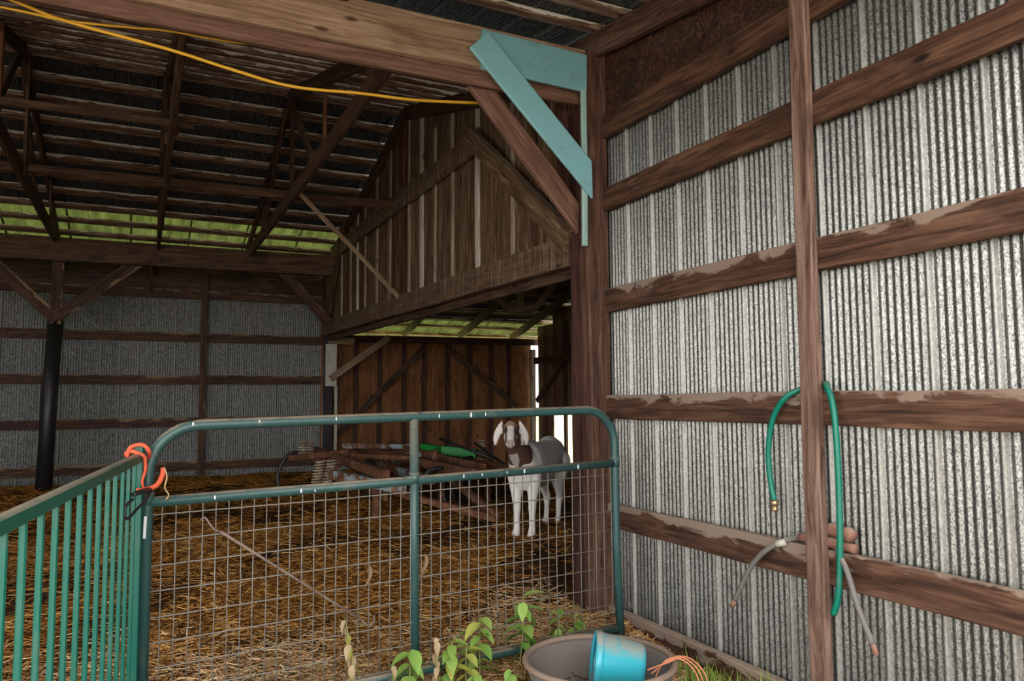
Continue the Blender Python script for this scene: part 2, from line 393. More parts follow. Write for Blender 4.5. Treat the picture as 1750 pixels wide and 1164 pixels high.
board('facing_strip', (2.362, 3.84, 2.24), (2.366, 3.84, 3.20), .02, .036, M['turq3'], wf, up=(1, 0, 0), label='narrow pale turquoise strip')

# ------------------------------------------------------------------ lean-to roof above the viewer
lt = struct('ceiling_lean_to')
SL = .14; zl = lambda yy: 3.60+SL*(yy-3.86)
n_ = Vector((0, 1, SL)).normalized(); nn = Vector((0, -SL, 1)).normalized()
LT0 = 0.4  # roof's unseen front edge, placed to darken the far end of the wall
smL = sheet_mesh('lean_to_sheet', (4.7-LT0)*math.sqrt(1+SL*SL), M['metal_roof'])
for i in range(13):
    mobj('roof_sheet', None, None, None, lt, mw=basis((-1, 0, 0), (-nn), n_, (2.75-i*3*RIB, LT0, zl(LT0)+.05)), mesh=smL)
for kx in range(12):
    yy = 3.86-.285*kx
    board('purlin', (2.55, yy, zl(yy)+.02), (-6.5, yy, zl(yy)+.02), .085, .038, M['purlin'], lt, up=nn, seg=8)
for xr in (2.47, .9, -1.0, -3.4):
    board('rafter', (xr, LT0, zl(LT0)-.09), (xr, 4.3, zl(4.3)-.09), .05, .155, M['post'] if xr > 2 else M['truss'], lt)

# ------------------------------------------------------------------ main roof
YR, ZR, SR = 7.65, 4.52, .285
zr = lambda yy: ZR-SR*abs(yy-YR)
ce = struct('ceiling')
for sgn, yend in ((1, 12.45), (-1, 3.98)):
    d = Vector((0, sgn, -SR)).normalized(); up = Vector((0, sgn*SR, 1)).normalized()
    ym = 10.5 if sgn > 0 else yend
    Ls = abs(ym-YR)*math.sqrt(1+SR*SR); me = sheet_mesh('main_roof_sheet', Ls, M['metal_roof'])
    if sgn > 0: me2 = sheet_mesh('eave_sheet', (yend-10.42)*math.sqrt(1+SR*SR), M['glow_fibre'])  # added sheets that let green light in along the back eave
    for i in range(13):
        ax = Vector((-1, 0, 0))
        if sgn > 0: mobj('eave_glow_sheet', None, None, None, ce, mw=basis(ax, -up, d, (2.66-i*3*RIB, 10.42, zr(10.42)-.004)), mesh=me2)
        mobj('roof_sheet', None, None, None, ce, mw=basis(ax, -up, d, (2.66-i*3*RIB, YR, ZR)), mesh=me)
    kk = 0
    yy = YR+sgn*.1
    while (yend-yy)*sgn > .02:
        board('purlin', (2.6, yy, zr(yy)-.034), (-6.6, yy, zr(yy)-.034), .095, .05, M['purlin'], ce, up=up, seg=8)
        yy += sgn*.335
def truss(x, webs=True):
    c = board('truss', (x, 3.95, 3.36), (x, 11.0, 3.36), .04, .14, M['truss'], ce)
    zc = lambda yy: zr(yy)-.115
    board('top_chord', (x, YR, zc(YR)), (x, 11.95, zc(11.95)), .04, .12, M['truss'], c)
    board('top_chord', (x, YR, zc(YR)), (x, 4.0, zc(4.0)), .04, .12, M['truss'], c)
    board('web', (x+.03, YR+.15, 3.32), (x+.03, YR+.15, zc(YR)+.02), .03, .12, M['truss'], c, up=(0, 1, 0))
    board('web', (x+.04, 6.3, 3.40), (x+.04, 6.3, zc(6.3)+.02), .025, .07, M['orange'], c, up=(0, 1, 0))
    board('web', (x-.03, 6.45, 3.40), (x-.03, YR, zc(YR)-.03), .03, .09, M['truss'], c, up=(0, 0, 1))
    board('web', (x-.03, 9.2, 3.40), (x-.03, YR+.2, zc(YR)-.05), .03, .09, M['truss'], c, up=(0, 0, 1))
    board('web', (x+.03, 9.9, 3.40), (x+.03, 9.75, zc(9.7)), .025, .07, M['truss'], c, up=(0, 1, 0))
for x in (1.29, .155, -1.0, -2.2, -3.4, -4.6, -5.8): truss(x)
board('lateral_brace', (2.46, 7.98, 3.47), (-6.4, 8.35, 3.50), .03, .085, M['truss'], ce, seg=8)
board('lateral_brace', (.3, 6.0, 3.375), (-6.4, 6.0, 3.33), .03, .05, M['truss'], ce, seg=6)
# back beam on poles
wb = struct('wall_back')
board('beam', (-6.8, 10.8, 3.18), (2.5, 10.8, 3.245), .09, .29, M['truss'], wb, seg=9)
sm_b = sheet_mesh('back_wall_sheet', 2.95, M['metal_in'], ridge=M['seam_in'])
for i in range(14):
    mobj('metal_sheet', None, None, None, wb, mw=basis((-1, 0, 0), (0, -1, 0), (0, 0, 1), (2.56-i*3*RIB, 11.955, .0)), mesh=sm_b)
for z in (.41, 1.035, 1.643, 2.255, 2.88):
    board('girt', (2.5, 11.905, z), (.8, 11.905, z), .038, .13, M['inner'], wb)
    board('girt', (.795, 11.905, z), (-7.2, 11.905, z), .038, .13, M['inner'], wb, seg=9)
board('upper_board', (2.56, 11.95, 3.11), (-7.2, 11.95, 3.11), .03, .35, M['ply_dark'], wb, seg=8)
board('stud', (.80, 11.865, .1), (.80, 11.865, 3.22), .038, .089, M['inner'], wb, up=(1, 0, 0))
board('stud', (.05, 11.865, 2.85), (.05, 11.865, 3.25), .038, .089, M['inner'], wb, up=(1, 0, 0))
board('stud', (-3.0, 11.865, .1), (-3.0, 11.865, 3.22), .038, .089, M['inner'], wb, up=(1, 0, 0))
PY = 11.0
tube('pole', [(-1.04, PY, .05), (-1.02, PY, 1.2), (-.98, PY, 2.36)], lambda t: .095-.008*t, M['pole'], wb, 14)
board('post', (-.98, PY-.02, 2.3), (-.97, PY-.02, 3.32), .13, .13, M['inner'], wb, up=(1, 0, 0))
board('knee_brace', (-.98, PY-.1, 2.38), (-.05, PY-.1, 3.16), .04, .14, M['inner'], wb, up=(1, 0, -1))
board('knee_brace', (-.99, PY-.1, 2.38), (-1.75, PY-.1, 3.12), .04, .14, M['inner'], wb, up=(1, 0, 1))
board('knee_brace', (2.42, PY-.1, 2.42), (1.72, PY-.1, 3.16), .04, .13, M['inner'], wb, up=(1, 0, 1))
tube('pole', [(-4.2, PY, .05), (-4.2, PY, 3.05)], .09, M['pole'], wb, 12)
# left end wall, beyond the frame
wl = struct('wall_left')
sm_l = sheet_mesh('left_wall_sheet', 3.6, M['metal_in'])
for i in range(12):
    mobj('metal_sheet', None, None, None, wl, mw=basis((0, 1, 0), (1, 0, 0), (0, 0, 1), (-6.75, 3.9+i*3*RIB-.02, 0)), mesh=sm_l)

# ------------------------------------------------------------------ plank partition in the plane of the right wall
wp = struct('wall_partition')
pal = ['plank', 'plank', 'plank_red', 'plank']
yy = 4.06; i = 0
while yy < 11.85:
    w = random.choice((.14, .19, .19, .24)); top = zr(yy+w/2)-.06
    board('plank', (2.512, yy+w/2, 2.3), (2.512, yy+w/2, top), .02, w-.006, M[random.choice(pal)], wp, up=(0, 1, 0), seg=3)
    yy += w; i += 1
for (yb, k, w) in ((10.55, 'batten', .06), (10.05, 'batten', .07), (9.68, 'batten_pale', .06), (9.3, 'batten', .05), (8.78, 'batten', .06), (8.23, 'batten', .055), (7.76, 'plank_red', .08), (7.57, 'batten', .05),
                  (7.16, 'batten_pale', .085), (6.77, 'batten', .04), (6.32, 'batten', .05), (5.75, 'batten_pale', .075), (5.08, 'batten', .05), (4.72, 'plank_red', .06)):
    lo = 2.36; hi = min(zr(yb)-.12, 3.95 if k == 'batten' and yb < 7.5 else 9)
    board('batten', (2.492, yb, lo), (2.492, yb, hi), .018, w, M[k], wp, up=(0, 1, 0), seg=4)
board('girt', (2.46, 5.62, 3.475), (2.46, 11.3, 3.47), .04, .20, M['droppings'], wp)
board('beam', (2.45, 4.05, 2.27), (2.45, 11.5, 2.40), .07, .2, M['droppings'], wp)
board('beam', (2.53, 4.05, 2.19), (2.53, 11.5, 2.31), .05, .16, M['truss'], wp)
board('rake', (2.47, YR, zr(YR)-.12), (2.47, 11.6, zr(11.6)-.12), .04, .15, M['truss'], wp)
board('rake', (2.47, YR, zr(YR)-.12), (2.47, 4.05, zr(4.05)-.12), .04, .15, M['truss'], wp)
board('diagonal_beam', (2.40, 5.72, 3.53), (2.40, 4.08, 2.315), .07, .15, M['plank'], wp, up=(0, -1, 1))
board('stud', (2.47, 7.7, 3.4), (2.47, 7.7, 4.4), .05, .12, M['plank_red'], wp, up=(0, 1, 0))
# corner post at the back of the opening
board('post', (2.58, 11.72, 0), (2.56, 11.72, 3.3), .12, .12, M['pole'], wp, up=(1, 0, 0))
board('brace', (2.44, 11.3, 2.3), (2.44, 10.2, 3.9), .04, .09, M['truss'], wp, up=(0, 1, 1))
board('painted_block', (2.60, 11.63, 1.55), (2.60, 11.63, 2.19), .03, .17, M['white_wood'], wp, up=(1, 0, 0), label='chipped white painted board')
board('painted_strip', (2.69, 11.7, .5), (2.69, 11.7, 1.55), .03, .045, M['white_wood'], wp, up=(1, 0, 0), label='thin white painted strip')
board('lintel_block', (2.55, 11.62, 2.25), (2.95, 11.62, 2.24), .05, .1, M['stick'], wp)

# ------------------------------------------------------------------ annex behind the opening
wab = struct('wall_back_annex')
xs = [2.5, 3.05, 3.43, 3.84, 4.19, 4.6, 5.0, 5.4, 5.74, 6.2]
for a, b in zip(xs[:-1], xs[1:]):
    board('plywood_strip', ((a+b)/2, 11.95, .0), ((a+b)/2, 11.95, 2.32), .02, b-a-.012, M['ply'], wab, up=(1, 0, 0), seg=3)
for a in xs[1:-1]:
    board('stud', (a, 11.91, .0), (a, 11.91, 2.3), .05, .06, M['post_dark'], wab, up=(1, 0, 0), seg=3)
board('plate', (2.6, 11.88, 2.30), (6.3, 11.88, 2.33), .09, .11, M['post_dark'], wab)
board('brace', (4.15, 11.83, 2.17), (2.68, 11.83, .74), .03, .09, M['inner'], wab, up=(1, 0, -1))
board('brace', (4.56, 11.83, 2.18), (5.85, 11.83, 1.22), .03, .09, M['inner'], wab, up=(1, 0, 1))
board('brace', (3.5, 11.6, 2.32), (2.58, 11.58, 1.66), .03, .10, M['stick'], wab, up=(1, 0, -1))
board('post', (6.18, 11.86, 0), (6.18, 11.86, 2.2), .08, .09, M['batten'], wab, up=(1, 0, 0))
war = struct('wall_right_annex')
def wallx(y0, y1, z0, z1, n):
    w = (y1-y0)/n
    for i in range(n):
        board('plank', (6.26, y0+w*(i+.5), z0), (6.26, y0+w*(i+.5), z1), .02, w-.003, M['plank_red' if i % 2 else 'plank'], war, up=(0, 1, 0), seg=3)
wallx(11.25, 11.79, 0, 2.6, 3); wallx(10.62, 11.25, 1.07, 2.85, 4); wallx(3.95, 10.62, 0, 3.3, 22)
board('post', (6.22, 10.78, 0), (6.22, 10.78, 2.6), .05, .06, M['post_dark'], war, up=(0, 1, 0))
board('plate', (6.2, 3.95, 2.0), (6.2, 11.8, 2.0), .05, .12, M['post_dark'], war)
board('brace', (6.18, 10.2, 2.4), (6.18, 11.7, 1.3), .04, .09, M['inner'], war)
waf = struct('wall_front_annex_unseen')  # unseen wall, put in to keep daylight out of the annex
for i in range(9):
    board('panel', (2.75+.41*i, 4.02, -.05), (2.75+.41*i, 4.02, 3.3), .03, .41, M['plank_red'], waf, up=(1, 0, 0), seg=3)
# annex roof
ca = struct('ceiling_annex')
YA, ZA, SA = 7.9, 3.62, .25
za = lambda yy: ZA-SA*abs(yy-YA)
for sgn, yend in ((1, 12.8), (-1, 3.8)):
    d = Vector((0, sgn, -SA)).normalized(); up = Vector((0, sgn*SA, 1)).normalized()
    ym = 11.8 if sgn > 0 else yend
    me = sheet_mesh('annex_roof_sheet', abs(ym-YA)*math.sqrt(1+SA*SA), M['metal_roof'])
    if sgn > 0: me2 = sheet_mesh('annex_eave_sheet', (yend-11.75)*math.sqrt(1+SA*SA), M['glow_fibre'])  # same added glow sheets at the annex eave
    for i in range(6):
        if sgn > 0: mobj('eave_glow_sheet', None, None, None, ca, mw=basis((-1, 0, 0), -up, d, (6.75-i*3*RIB, 11.75, za(11.75)-.004)), mesh=me2)
        mobj('roof_sheet', None, None, None, ca, mw=basis((-1, 0, 0), -up, d, (6.75-i*3*RIB, YA, ZA)), mesh=me)
    yy = YA+sgn*.1
    while (yend-yy)*sgn > .02:
        board('purlin', (6.6, yy, za(yy)-.034), (2.54, yy, za(yy)-.034), .095, .05, M['purlin'], ca, up=up, seg=5)
        yy += sgn*.4
for x in (2.95, 3.95, 4.95, 5.95):
    board('rafter', (x, YA, za(YA)-.11), (x, 12.25, za(12.25)-.11), .045, .13, M['truss'], ca)
    board('rafter', (x, YA, za(YA)-.11), (x, 4.1, za(4.1)-.11), .045, .13, M['truss'], ca)
for (p, q) in (((4.01, 8.35, 2.42), (4.39, 8.35, 2.46)), ((3.86, 8.35, 2.6), (4.02, 8.35, 2.42)), ((4.39, 8.35, 2.46), (4.72, 8.35, 2.85)), ((4.2, 8.37, 2.5), (4.2, 8.37, 3.4))):
    board('truss_web', p, q, .035, .08, M['stick'], ca, up=(0, 0, 1) if abs(p[0]-q[0]) > .05 else (1, 0, 0))

# ------------------------------------------------------------------ tube gate
GA = Vector((.035, 3.36, 0)); GB = Vector((2.335, 3.52, 0)); gd = (GB-GA).normalized(); GL = (GB-GA).length
def gp(s, z): p = GA+gd*s; return (p.x, p.y, z)
tilt = lambda s: .035*s/GL
gate = thing('tube_gate', 'dusty green tubular steel gate filled with wire mesh', 'gate', (GA.x, GA.y, .03))
rc = .19; path = [gp(0, .04)]
zt0 = 1.235
for i in range(9):
    a = math.pi*i/16; path.append(gp(rc-rc*math.cos(a), zt0-rc+rc*math.sin(a)))
for i in range(9):
    a = math.pi/2*(1-i/8); path.append(gp(GL-rc+rc*math.cos(a), zt0+.035-rc+rc*math.sin(a)))
path.append(gp(GL, .55)); path.append(gp(GL+.02, .06))
ft = tube('frame_tube', path, .0225, M['gate'], gate, 12)
tube('mid_rail', [gp(.01, .935), gp(GL*.5, .955), gp(GL-.01, .98)], .0215, M['gate'], gate, 12)
tube('bottom_rail', [gp(.01, .07), gp(GL-.01, .10)], .0215, M['gate'], gate, 12)
tube('upright', [gp(1.128, 1.24), gp(1.135, .09)], .0215, M['gate'], gate, 12)
for s in (.0, 1.13, GL): tube('weld_collar', [gp(s, .925+tilt(s)), gp(s, .975+tilt(s))], .026, M['gate'], gate, 12)
nwire = 45
for i in range(nwire):
    s = .055+(GL-.09)*i/(nwire-1)
    tube('mesh_wire', [Vector(gp(s, .09))+Vector((0, -.006, 0)), Vector(gp(s+rng.normal(0, .002), .5))+Vector((0, -.006, 0)), Vector(gp(s, .94+tilt(s)))+Vector((0, -.006, 0))], .0024, M['wire'], gate, 5)
for i in range(9):
    z = .885-.0985*i
    tube('mesh_wire', [Vector(gp(s, z+tilt(s)*1.1+rng.normal(0, .002)))+Vector((0, -.011, 0)) for s in (.02, .55, 1.12, 1.7, GL-.02)], .0027, M['wire'], gate, 5)
board('sticker', (.028, 3.334, .80), (.03, 3.334, .885), .004, .011, M['sticker'], ft, up=(1, 0, 0), jit=0, label='white paper strip on the gate post')

fv, ff = lathe_geo([(.001, -.006), (.006, -.004), (.007, 0), (.006, .004), (.001, .006)], 8); fm = None
for (s_, z_, k_) in ((.16, 1.235, 1), (.42, 1.24, .8), (.75, 1.245, .9), (1.25, 1.25, 1), (1.42, 1.252, 1.4), (1.5, 1.254, 1), (.25, .935, 1), (.6, .94, 1.1), (.66, .936, .7), (1.38, .958, 1), (1.48, .96, .8), (1.62, .963, .8), (1.72, .964, 1.2), (2.05, .97, 1.3)):
    o_ = mobj('white_fleck', fv, ff, M['sticker'], gate, smooth=True, mw=Matrix.Translation(Vector(gp(s_, z_+.004))+Vector((0, -.021, 0))) @ Matrix.Diagonal((.6*k_, .3, 1.5*k_, 1)), mesh=fm); fm = o_.data
rod = thing('latch_rod', 'thin rusty rod with hooked ends hung across the wire mesh', 'rod', gp(.25, .1))
p0 = Vector(gp(.275, .80)); p1 = Vector(gp(.875, .36)); of = Vector((0, -.022, 0))
tube('bar', [p0+of, p1+of], .006, M['rod'], rod, 7)
tube('hook', smooth_path([p0+of, p0+of+Vector((-.02, 0, .008)), p0+of+Vector((-.04, .004, .03)), p0+of+Vector((-.06, .012, .06)), p0+of+Vector((-.075, .02, .05))], 3), .0045, M['rod'], rod, 6)
tube('hook', smooth_path([p1+of, p1+of+Vector((.03, 0, -.03)), p1+of+Vector((.055, .006, -.02)), p1+of+Vector((.06, .014, .01))], 3), .0045, M['rod'], rod, 6)
tube('chain_link', [p1+of+Vector((-.01+.018*math.cos(a), -.004, -.005+.01*math.sin(a))) for a in np.linspace(0, 6.28, 12)[:-1]], .003, M['rod'], rod, 5, closed=True)

# ------------------------------------------------------------------ green picket panel on the left
PA = Vector((.0, 3.33, 0)); PB = Vector((-.355, .88, 0)); pd = (PB-PA).normalized(); PL = (PB-PA).length
pan = thing('picket_panel', 'bright green steel fence panel with upright bars left of the gate', 'fence panel', (PA.x, PA.y, 0))
def pp(s, z): p = PA+pd*s; return (p.x, p.y, z)
board('top_rail', pp(-.0, 1.112), pp(PL, 1.094), .028, .036, M['panel'], pan, jit=.0005)
board('bottom_rail', pp(0, .14), pp(PL, .14), .032, .04, M['panel'], pan, jit=.0005)
board('end_post', pp(.0, .02), pp(.0, 1.16), .036, .04, M['panel'], pan, up=(0, 1, 0), jit=.0005)
board('end_post', pp(PL, .02), pp(PL, 1.16), .036, .04, M['panel'], pan, up=(0, 1, 0), jit=.0005)
s = .09
while s < PL-.05:
    board('picket', pp(s, .14), pp(s, 1.09), .0145, .0145, M['panel'], pan, up=(0, 1, 0), jit=.0008, seg=2); s += .125

# ties
tie = thing('rope_tie', 'orange rope loop tying the picket panel to the gate post', 'rope', (.01, 3.33, 1.1))
c = Vector((.0, 3.335, 1.12))
tube('loop', smooth_path([c+Vector((-.04, -.03, .0)), c+Vector((-.03, -.035, .035)), c+Vector((.01, -.04, .045)), c+Vector((.035, -.035, .02)), c+Vector((.03, .03, -.02)), c+Vector((-.02, .03, -.01)), c+Vector((-.045, -.01, .01)), c+Vector((-.02, -.036, .02)), c+Vector((.02, -.042, .0))], 5), .008, M['orange_rope'], tie, 7)
tube('tail', smooth_path([c+Vector((.02, -.042, .0)), c+Vector((.025, -.044, -.05)), c+Vector((.015, -.042, -.1)), c+Vector((.03, -.04, -.14))], 4), lambda t: .008-.005*t, M['orange_rope'], tie, 6)
tie2 = thing('rope_tie', 'short orange strap with metal clip around the gate post below the rope', 'strap', (.04, 3.33, .95))
c = Vector((.04, 3.335, .995))
tube('strap', smooth_path([c+Vector((-.06, -.03, -.005)), c+Vector((-.02, -.034, -.005)), c+Vector((.025, -.03, .01)), c+Vector((.045, -.02, .045)), c+Vector((.048, -.01, .075))], 5), .010, M['orange_rope'], tie2, 7)
tube('clip', smooth_path([c+Vector((.05, -.02, .08)), c+Vector((.062, -.02, .04)), c+Vector((.055, -.022, .0)), c+Vector((.07, -.022, -.03)), c+Vector((.06, -.02, -.05))], 4), .004, M['brass'], tie2, 6)
bun = thing('bungee_hook', 'black coated wire hook dangling beside the gate post', 'hook', (-.03, 3.3, .95))
tube('hook', smooth_path([(.045, 3.31, .985), (.03, 3.2, .965), (.0, 3.1, .945), (-.025, 3.02, .925), (-.036, 3.0, .93), (-.038, 3.0, .955), (-.03, 3.01, .975), (-.015, 3.05, .985)], 5), .0055, M['black'], bun, 7)
tube('handle', [(.04, 3.29, .99), (.01, 3.2, .995), (-.012, 3.12, .995)], lambda t: .011-.002*t, M['black'], bun, 8)

# ------------------------------------------------------------------ rubber tub and blue pail
TC = Vector((1.855, 2.945, .0)); tz = float(fz(TC.x, TC.y))+.004
tub = thing('rubber_tub', 'wide dusty grey rubber feed tub on the ground by the gate', 'tub', (TC.x, TC.y, tz))
mw = Matrix.Translation((TC.x, TC.y, tz))
v_, f_ = lathe_geo([(.01, 0), (.25, 0), (.27, .012), (.325, .17), (.318, .185), (.305, .17), (.25, .035), (.235, .025), (.01, .022)], 56)
mobj('shell', v_, f_, M['tub'], tub, smooth=True, mw=mw)
v_, f_ = tube_geo([(.328*math.cos(a), .328*math.sin(a), .19) for a in np.linspace(0, 2*math.pi, 57)[:-1]], .014, 8, True)
mobj('rim', v_, f_, M['tub_rim'], tub, smooth=True, mw=mw)
pail = thing('plastic_pail', 'dusty turquoise blue plastic pail lying on its side inside the tub', 'pail', (1.93, 2.95, tz+.03))
ax = Vector((.87, -.47, -.14)).normalized(); pc = Vector((1.865, 3.02, tz+.163)); sx = Vector((0, 0, 1)).cross(ax).normalized(); sz = ax.cross(sx)
mwp = basis(sx, sz, ax, pc)
v_, f_ = lathe_geo([(.118, .012), (.125, .0), (.131, .004), (.131, .03), (.127, .034), (.124, .04), (.104, .205), (.1, .212), (.096, .225), (.09, .225), (.088, .212), (.01, .208), (.01, .2), (.095, .198), (.115, .03)], 44)
f_ = f_[:-2]
mobj('body', v_, f_, M['bucket'], pail, smooth=True, mw=mwp)
tw = thing('baling_twine', 'loop of orange baling twine lying in the tub', 'twine', (TC.x, TC.y, tz+.03))
z0 = tz+.036
tube('strand', smooth_path([(1.70, 2.80, z0), (1.64, 2.9, z0+.01), (1.66, 3.0, z0+.02), (1.74, 3.06, z0+.02), (1.82, 3.05, z0+.012), (1.85, 2.98, z0)], 5), .003, M['twine'], tw, 5)
tw2 = thing('baling_twine', 'frayed orange twine tied over the right rim of the tub', 'twine', (2.1, 2.75, tz+.19))
for q in range(3):
    tube('strand', smooth_path([(2.0+.02*q, 2.79, tz+.17-.02*q), (2.09, 2.755+.012*q, tz+.20), (2.13+.02*q, 2.73, tz+.215), (2.18+.01*q, 2.69-.02*q, tz+.16), (2.20, 2.66-.02*q, tz+.03)], 4), .0035, M['twine'], tw2, 5)

# ------------------------------------------------------------------ hoses and clay pieces on the right wall
h1 = thing('garden_hose', 'green garden hose draped over the wall girt behind the stud', 'hose', (2.46, 2.3, 1.36))
pts = [(2.475, 2.50, .885), (2.47, 2.515, .98), (2.462, 2.512, 1.10), (2.458, 2.475, 1.24), (2.465, 2.40, 1.335), (2.523, 2.33, 1.375), (2.524, 2.285, 1.382), (2.523, 2.24, 1.383), (2.47, 2.195, 1.378), (2.455, 2.155, 1.31), (2.45, 2.138, 1.18), (2.45, 2.135, .95), (2.448, 2.142, .70), (2.445, 2.155, .56), (2.442, 2.178, .488)]
tube('tubing', smooth_path(pts, 6), .0125, M['hose'], h1, 10)
v_, f_ = lathe_geo([(.011, 0), (.016, .0), (.016, .012), (.013, .014), (.013, .022), (.018, .024), (.018, .045), (.012, .047)], 14)
mobj('coupling', v_, f_, M['brass'], h1, smooth=True, mw=Matrix.Translation((2.475, 2.50, .842)))
h2 = thing('grey_hose', 'stiff grey hose bent over the lower girt behind the stud', 'hose', (2.46, 2.3, .72))
tube('tubing', smooth_path([(2.44, 2.725, .42), (2.44, 2.68, .49), (2.445, 2.61, .60), (2.46, 2.51, .69), (2.52, 2.42, .735), (2.525, 2.285, .735), (2.52, 2.22, .735), (2.462, 2.16, .72), (2.445, 2.11, .67), (2.44, 2.06, .545), (2.437, 2.0, .425)], 6), .0115, M['grey_hose'], h2, 10)
tube('end_plug', [(2.44, 2.727, .417), (2.44, 2.745, .385)], .0105, M['clay'], h2, 9); tube('end_plug', [(2.437, 2.0, .425), (2.437, 1.985, .392)], .0105, M['clay'], h2, 9)
tube('clamp', [(2.468, 2.49, .703), (2.488, 2.455, .717)], .0155, M['white_wood'], h2, 10)
for (y0, y1, z, r, x, lab) in ((2.165, 2.27, .795, .028, 2.52, 'uppermost rust-red clay piece resting behind the stud'), (2.12, 2.40, .744, .022, 2.515, 'long rust-red clay piece lying along the lower girt'), (2.125, 2.165, .79, .030, 2.505, 'rounded rust-red clay end piece beside the green hose')):
    c0 = smooth_path([(x, y1, z), (x, (y0+y1)/2, z+.004), (x-.003, y0, z-.004)], 4)
    o = tube('clay_piece', c0, lambda t, r=r: r*(.82+.18*math.sin(math.pi*min(1, max(0, t))))+.001*math.sin(40*t), M['clay'], None, 9); tag(o, lab, 'clay piece', 'clay pieces on the lower girt')

# ------------------------------------------------------------------ yellow extension cord
o = tube('extension_cord', smooth_path([(-1.6, 4.15, 3.5), (-.594, 4.1, 3.21), (-.354, 4.1, 3.154), (.084, 4.1, 3.106), (.392, 4.1, 3.057), (.692, 4.1, 3.022), (1.076, 4.1, 3.05), (1.4, 4.12, 3.075), (1.83, 4.15, 3.14)], 6), .009, M['cord'], None, 7)
tag(o, 'thicker yellow extension cord sagging below the header to the brown brace', 'cord')
o = tube('extension_cord', smooth_path([(-1.6, 4.1, 3.17), (-.638, 4.1, 3.166), (-.379, 4.1, 3.158), (-.103, 4.1, 3.183), (.081, 4.1, 3.203), (.389, 4.1, 3.208), (.658, 4.08, 3.237), (.8, 4.04, 3.25)], 6), .0065, M['cord'], None, 7)
tag(o, 'thinner yellow cord stretched nearly level just under the header', 'cord')
o = board('wooden_stick', (1.33, 7.4, 3.34), (2.44, 7.7, 2.40), .02, .045, M['stick']); tag(o, 'thin pale stick leaning from a truss to the plank partition', 'stick')

# ------------------------------------------------------------------ rusty farm implement
imp = thing('farm_implement', 'rusty steel cultivator frame with coil springs parked on the straw', 'implement', (2.6, 8.3, .22))
def bar(name, p, q, w, h, mat='rust', up=(0, 0, 1), parent=None): return board(name, p, q, w, h, M[mat], parent or imp, up=up, jit=.001)
bar('frame_beam', (2.03, 9.9, .70), (2.0, 6.7, .66), .07, .09)
bar('frame_beam', (2.63, 10.2, .70), (2.80, 6.6, .64), .07, .09)
bar('frame_beam', (3.35, 10.3, .62), (3.4, 7.0, .62), .07, .08)
bar('frame_beam', (1.75, 8.4, .60), (3.4, 8.9, .60), .06, .07, 'rust_blue')
bar('frame_beam', (1.72, 7.7, .60), (2.1, 6.5, .55), .06, .09, 'rust_blue')
bar('frame_beam', (1.75, 10.0, .66), (3.9, 10.1, .62), .06, .07)
bar('frame_beam', (2.0, 6.9, .56), (3.5, 7.3, .56), .06, .07)
bar('frame_beam', (2.3, 9.6, .76), (3.3, 9.2, .74), .06, .06, 'rust_blue')
bar('frame_beam', (2.35, 7.9, .62), (2.4, 6.6, .60), .06, .08, 'rust_blue')
bar('frame_beam', (3.0, 9.9, .74), (3.05, 6.9, .66), .05, .08)
bar('cross_brace', (2.05, 8.9, .70), (2.7, 7.9, .70), .04, .05)
bar('cross_brace', (2.75, 9.0, .70), (3.4, 8.1, .66), .04, .05, 'rust_blue')
bar('drawbar', (1.7, 9.8, .62), (2.1, 8.6, .74), .06, .07)
bar('side_plate', (2.08, 7.6, .50), (2.06, 6.9, .48), .03, .16)
bar('tow_bar', (2.2, 7.2, .45), (2.72, 5.9, .33), .05, .06)
bar('tow_bar', (2.9, 7.6, .55), (2.72, 5.9, .36), .05, .06)
for (x, y) in ((2.02, 7.1), (2.75, 7.3), (3.4, 7.6), (2.02, 9.5), (2.65, 9.7), (3.4, 9.9)):
    bar('leg', (x, y, .16), (x, y, .66), .06, .05, 'rust', (1, 0, 0))
def spring(x, y, z0, z1, r, turns, tiltx=0, par=None):
    n = turns*10; pth = [(x+tiltx*i/n+r*math.cos(2*math.pi*i/10), y+r*math.sin(2*math.pi*i/10), z0+(z1-z0)*i/n) for i in range(n+1)]
    return tube('coil_spring', pth, .0105, M['spring'], imp, 5)
spring(1.60, 7.85, .44, .72, .045, 10, .06); spring(1.71, 7.82, .44, .73, .045, 10, .06)
spring(1.78, 9.5, .68, .84, .04, 5); spring(1.88, 9.5, .68, .84, .04, 5); spring(3.78, 8.6, .62, .84, .035, 6)
bar('spring_bracket', (1.55, 7.83, .46), (1.8, 7.83, .46), .05, .03, 'spring'); bar('spring_bracket', (1.6, 7.85, .72), (1.85, 7.85, .72), .05, .03)
bar('plate', (1.82, 7.9, .42), (1.82, 7.9, .70), .02, .16, 'rust', (0, 1, 0))
for k, (x, y) in enumerate(((1.72, 9.9), (3.05, 7.6), (3.3, 8.0), (2.5, 6.9))):
    tube('tine', smooth_path([(x+.12, y, .68), (x-.02, y, .66), (x-.12, y, .52), (x-.16, y, .36), (x-.12, y-.03, .22)], 4), .022, M['black'], imp, 7)
v_, f_ = lathe_geo([(.05, -.03), (.2, -.035), (.24, -.03), (.26, 0), (.24, .03), (.2, .035), (.05, .03)], 24)
hv, hf = lathe_geo([(.01, -.05), (.045, -.05), (.06, -.03), (.06, .03), (.045, .05), (.01, .05)], 16)
def wheel(mw_):
    w_ = mobj('wheel', v_, f_, M['black'], imp, smooth=True, mw=mw_); mobj('hub', hv, hf, M['rust'], w_, smooth=True, mw=mw_)
wheel(Matrix.Translation((2.35, 8.5, .45)) @ Matrix.Rotation(math.pi/2, 4, 'Y'))
wheel(Matrix.Translation((3.15, 7.7, .45)) @ Matrix.Rotation(math.pi/2, 4, 'Y'))
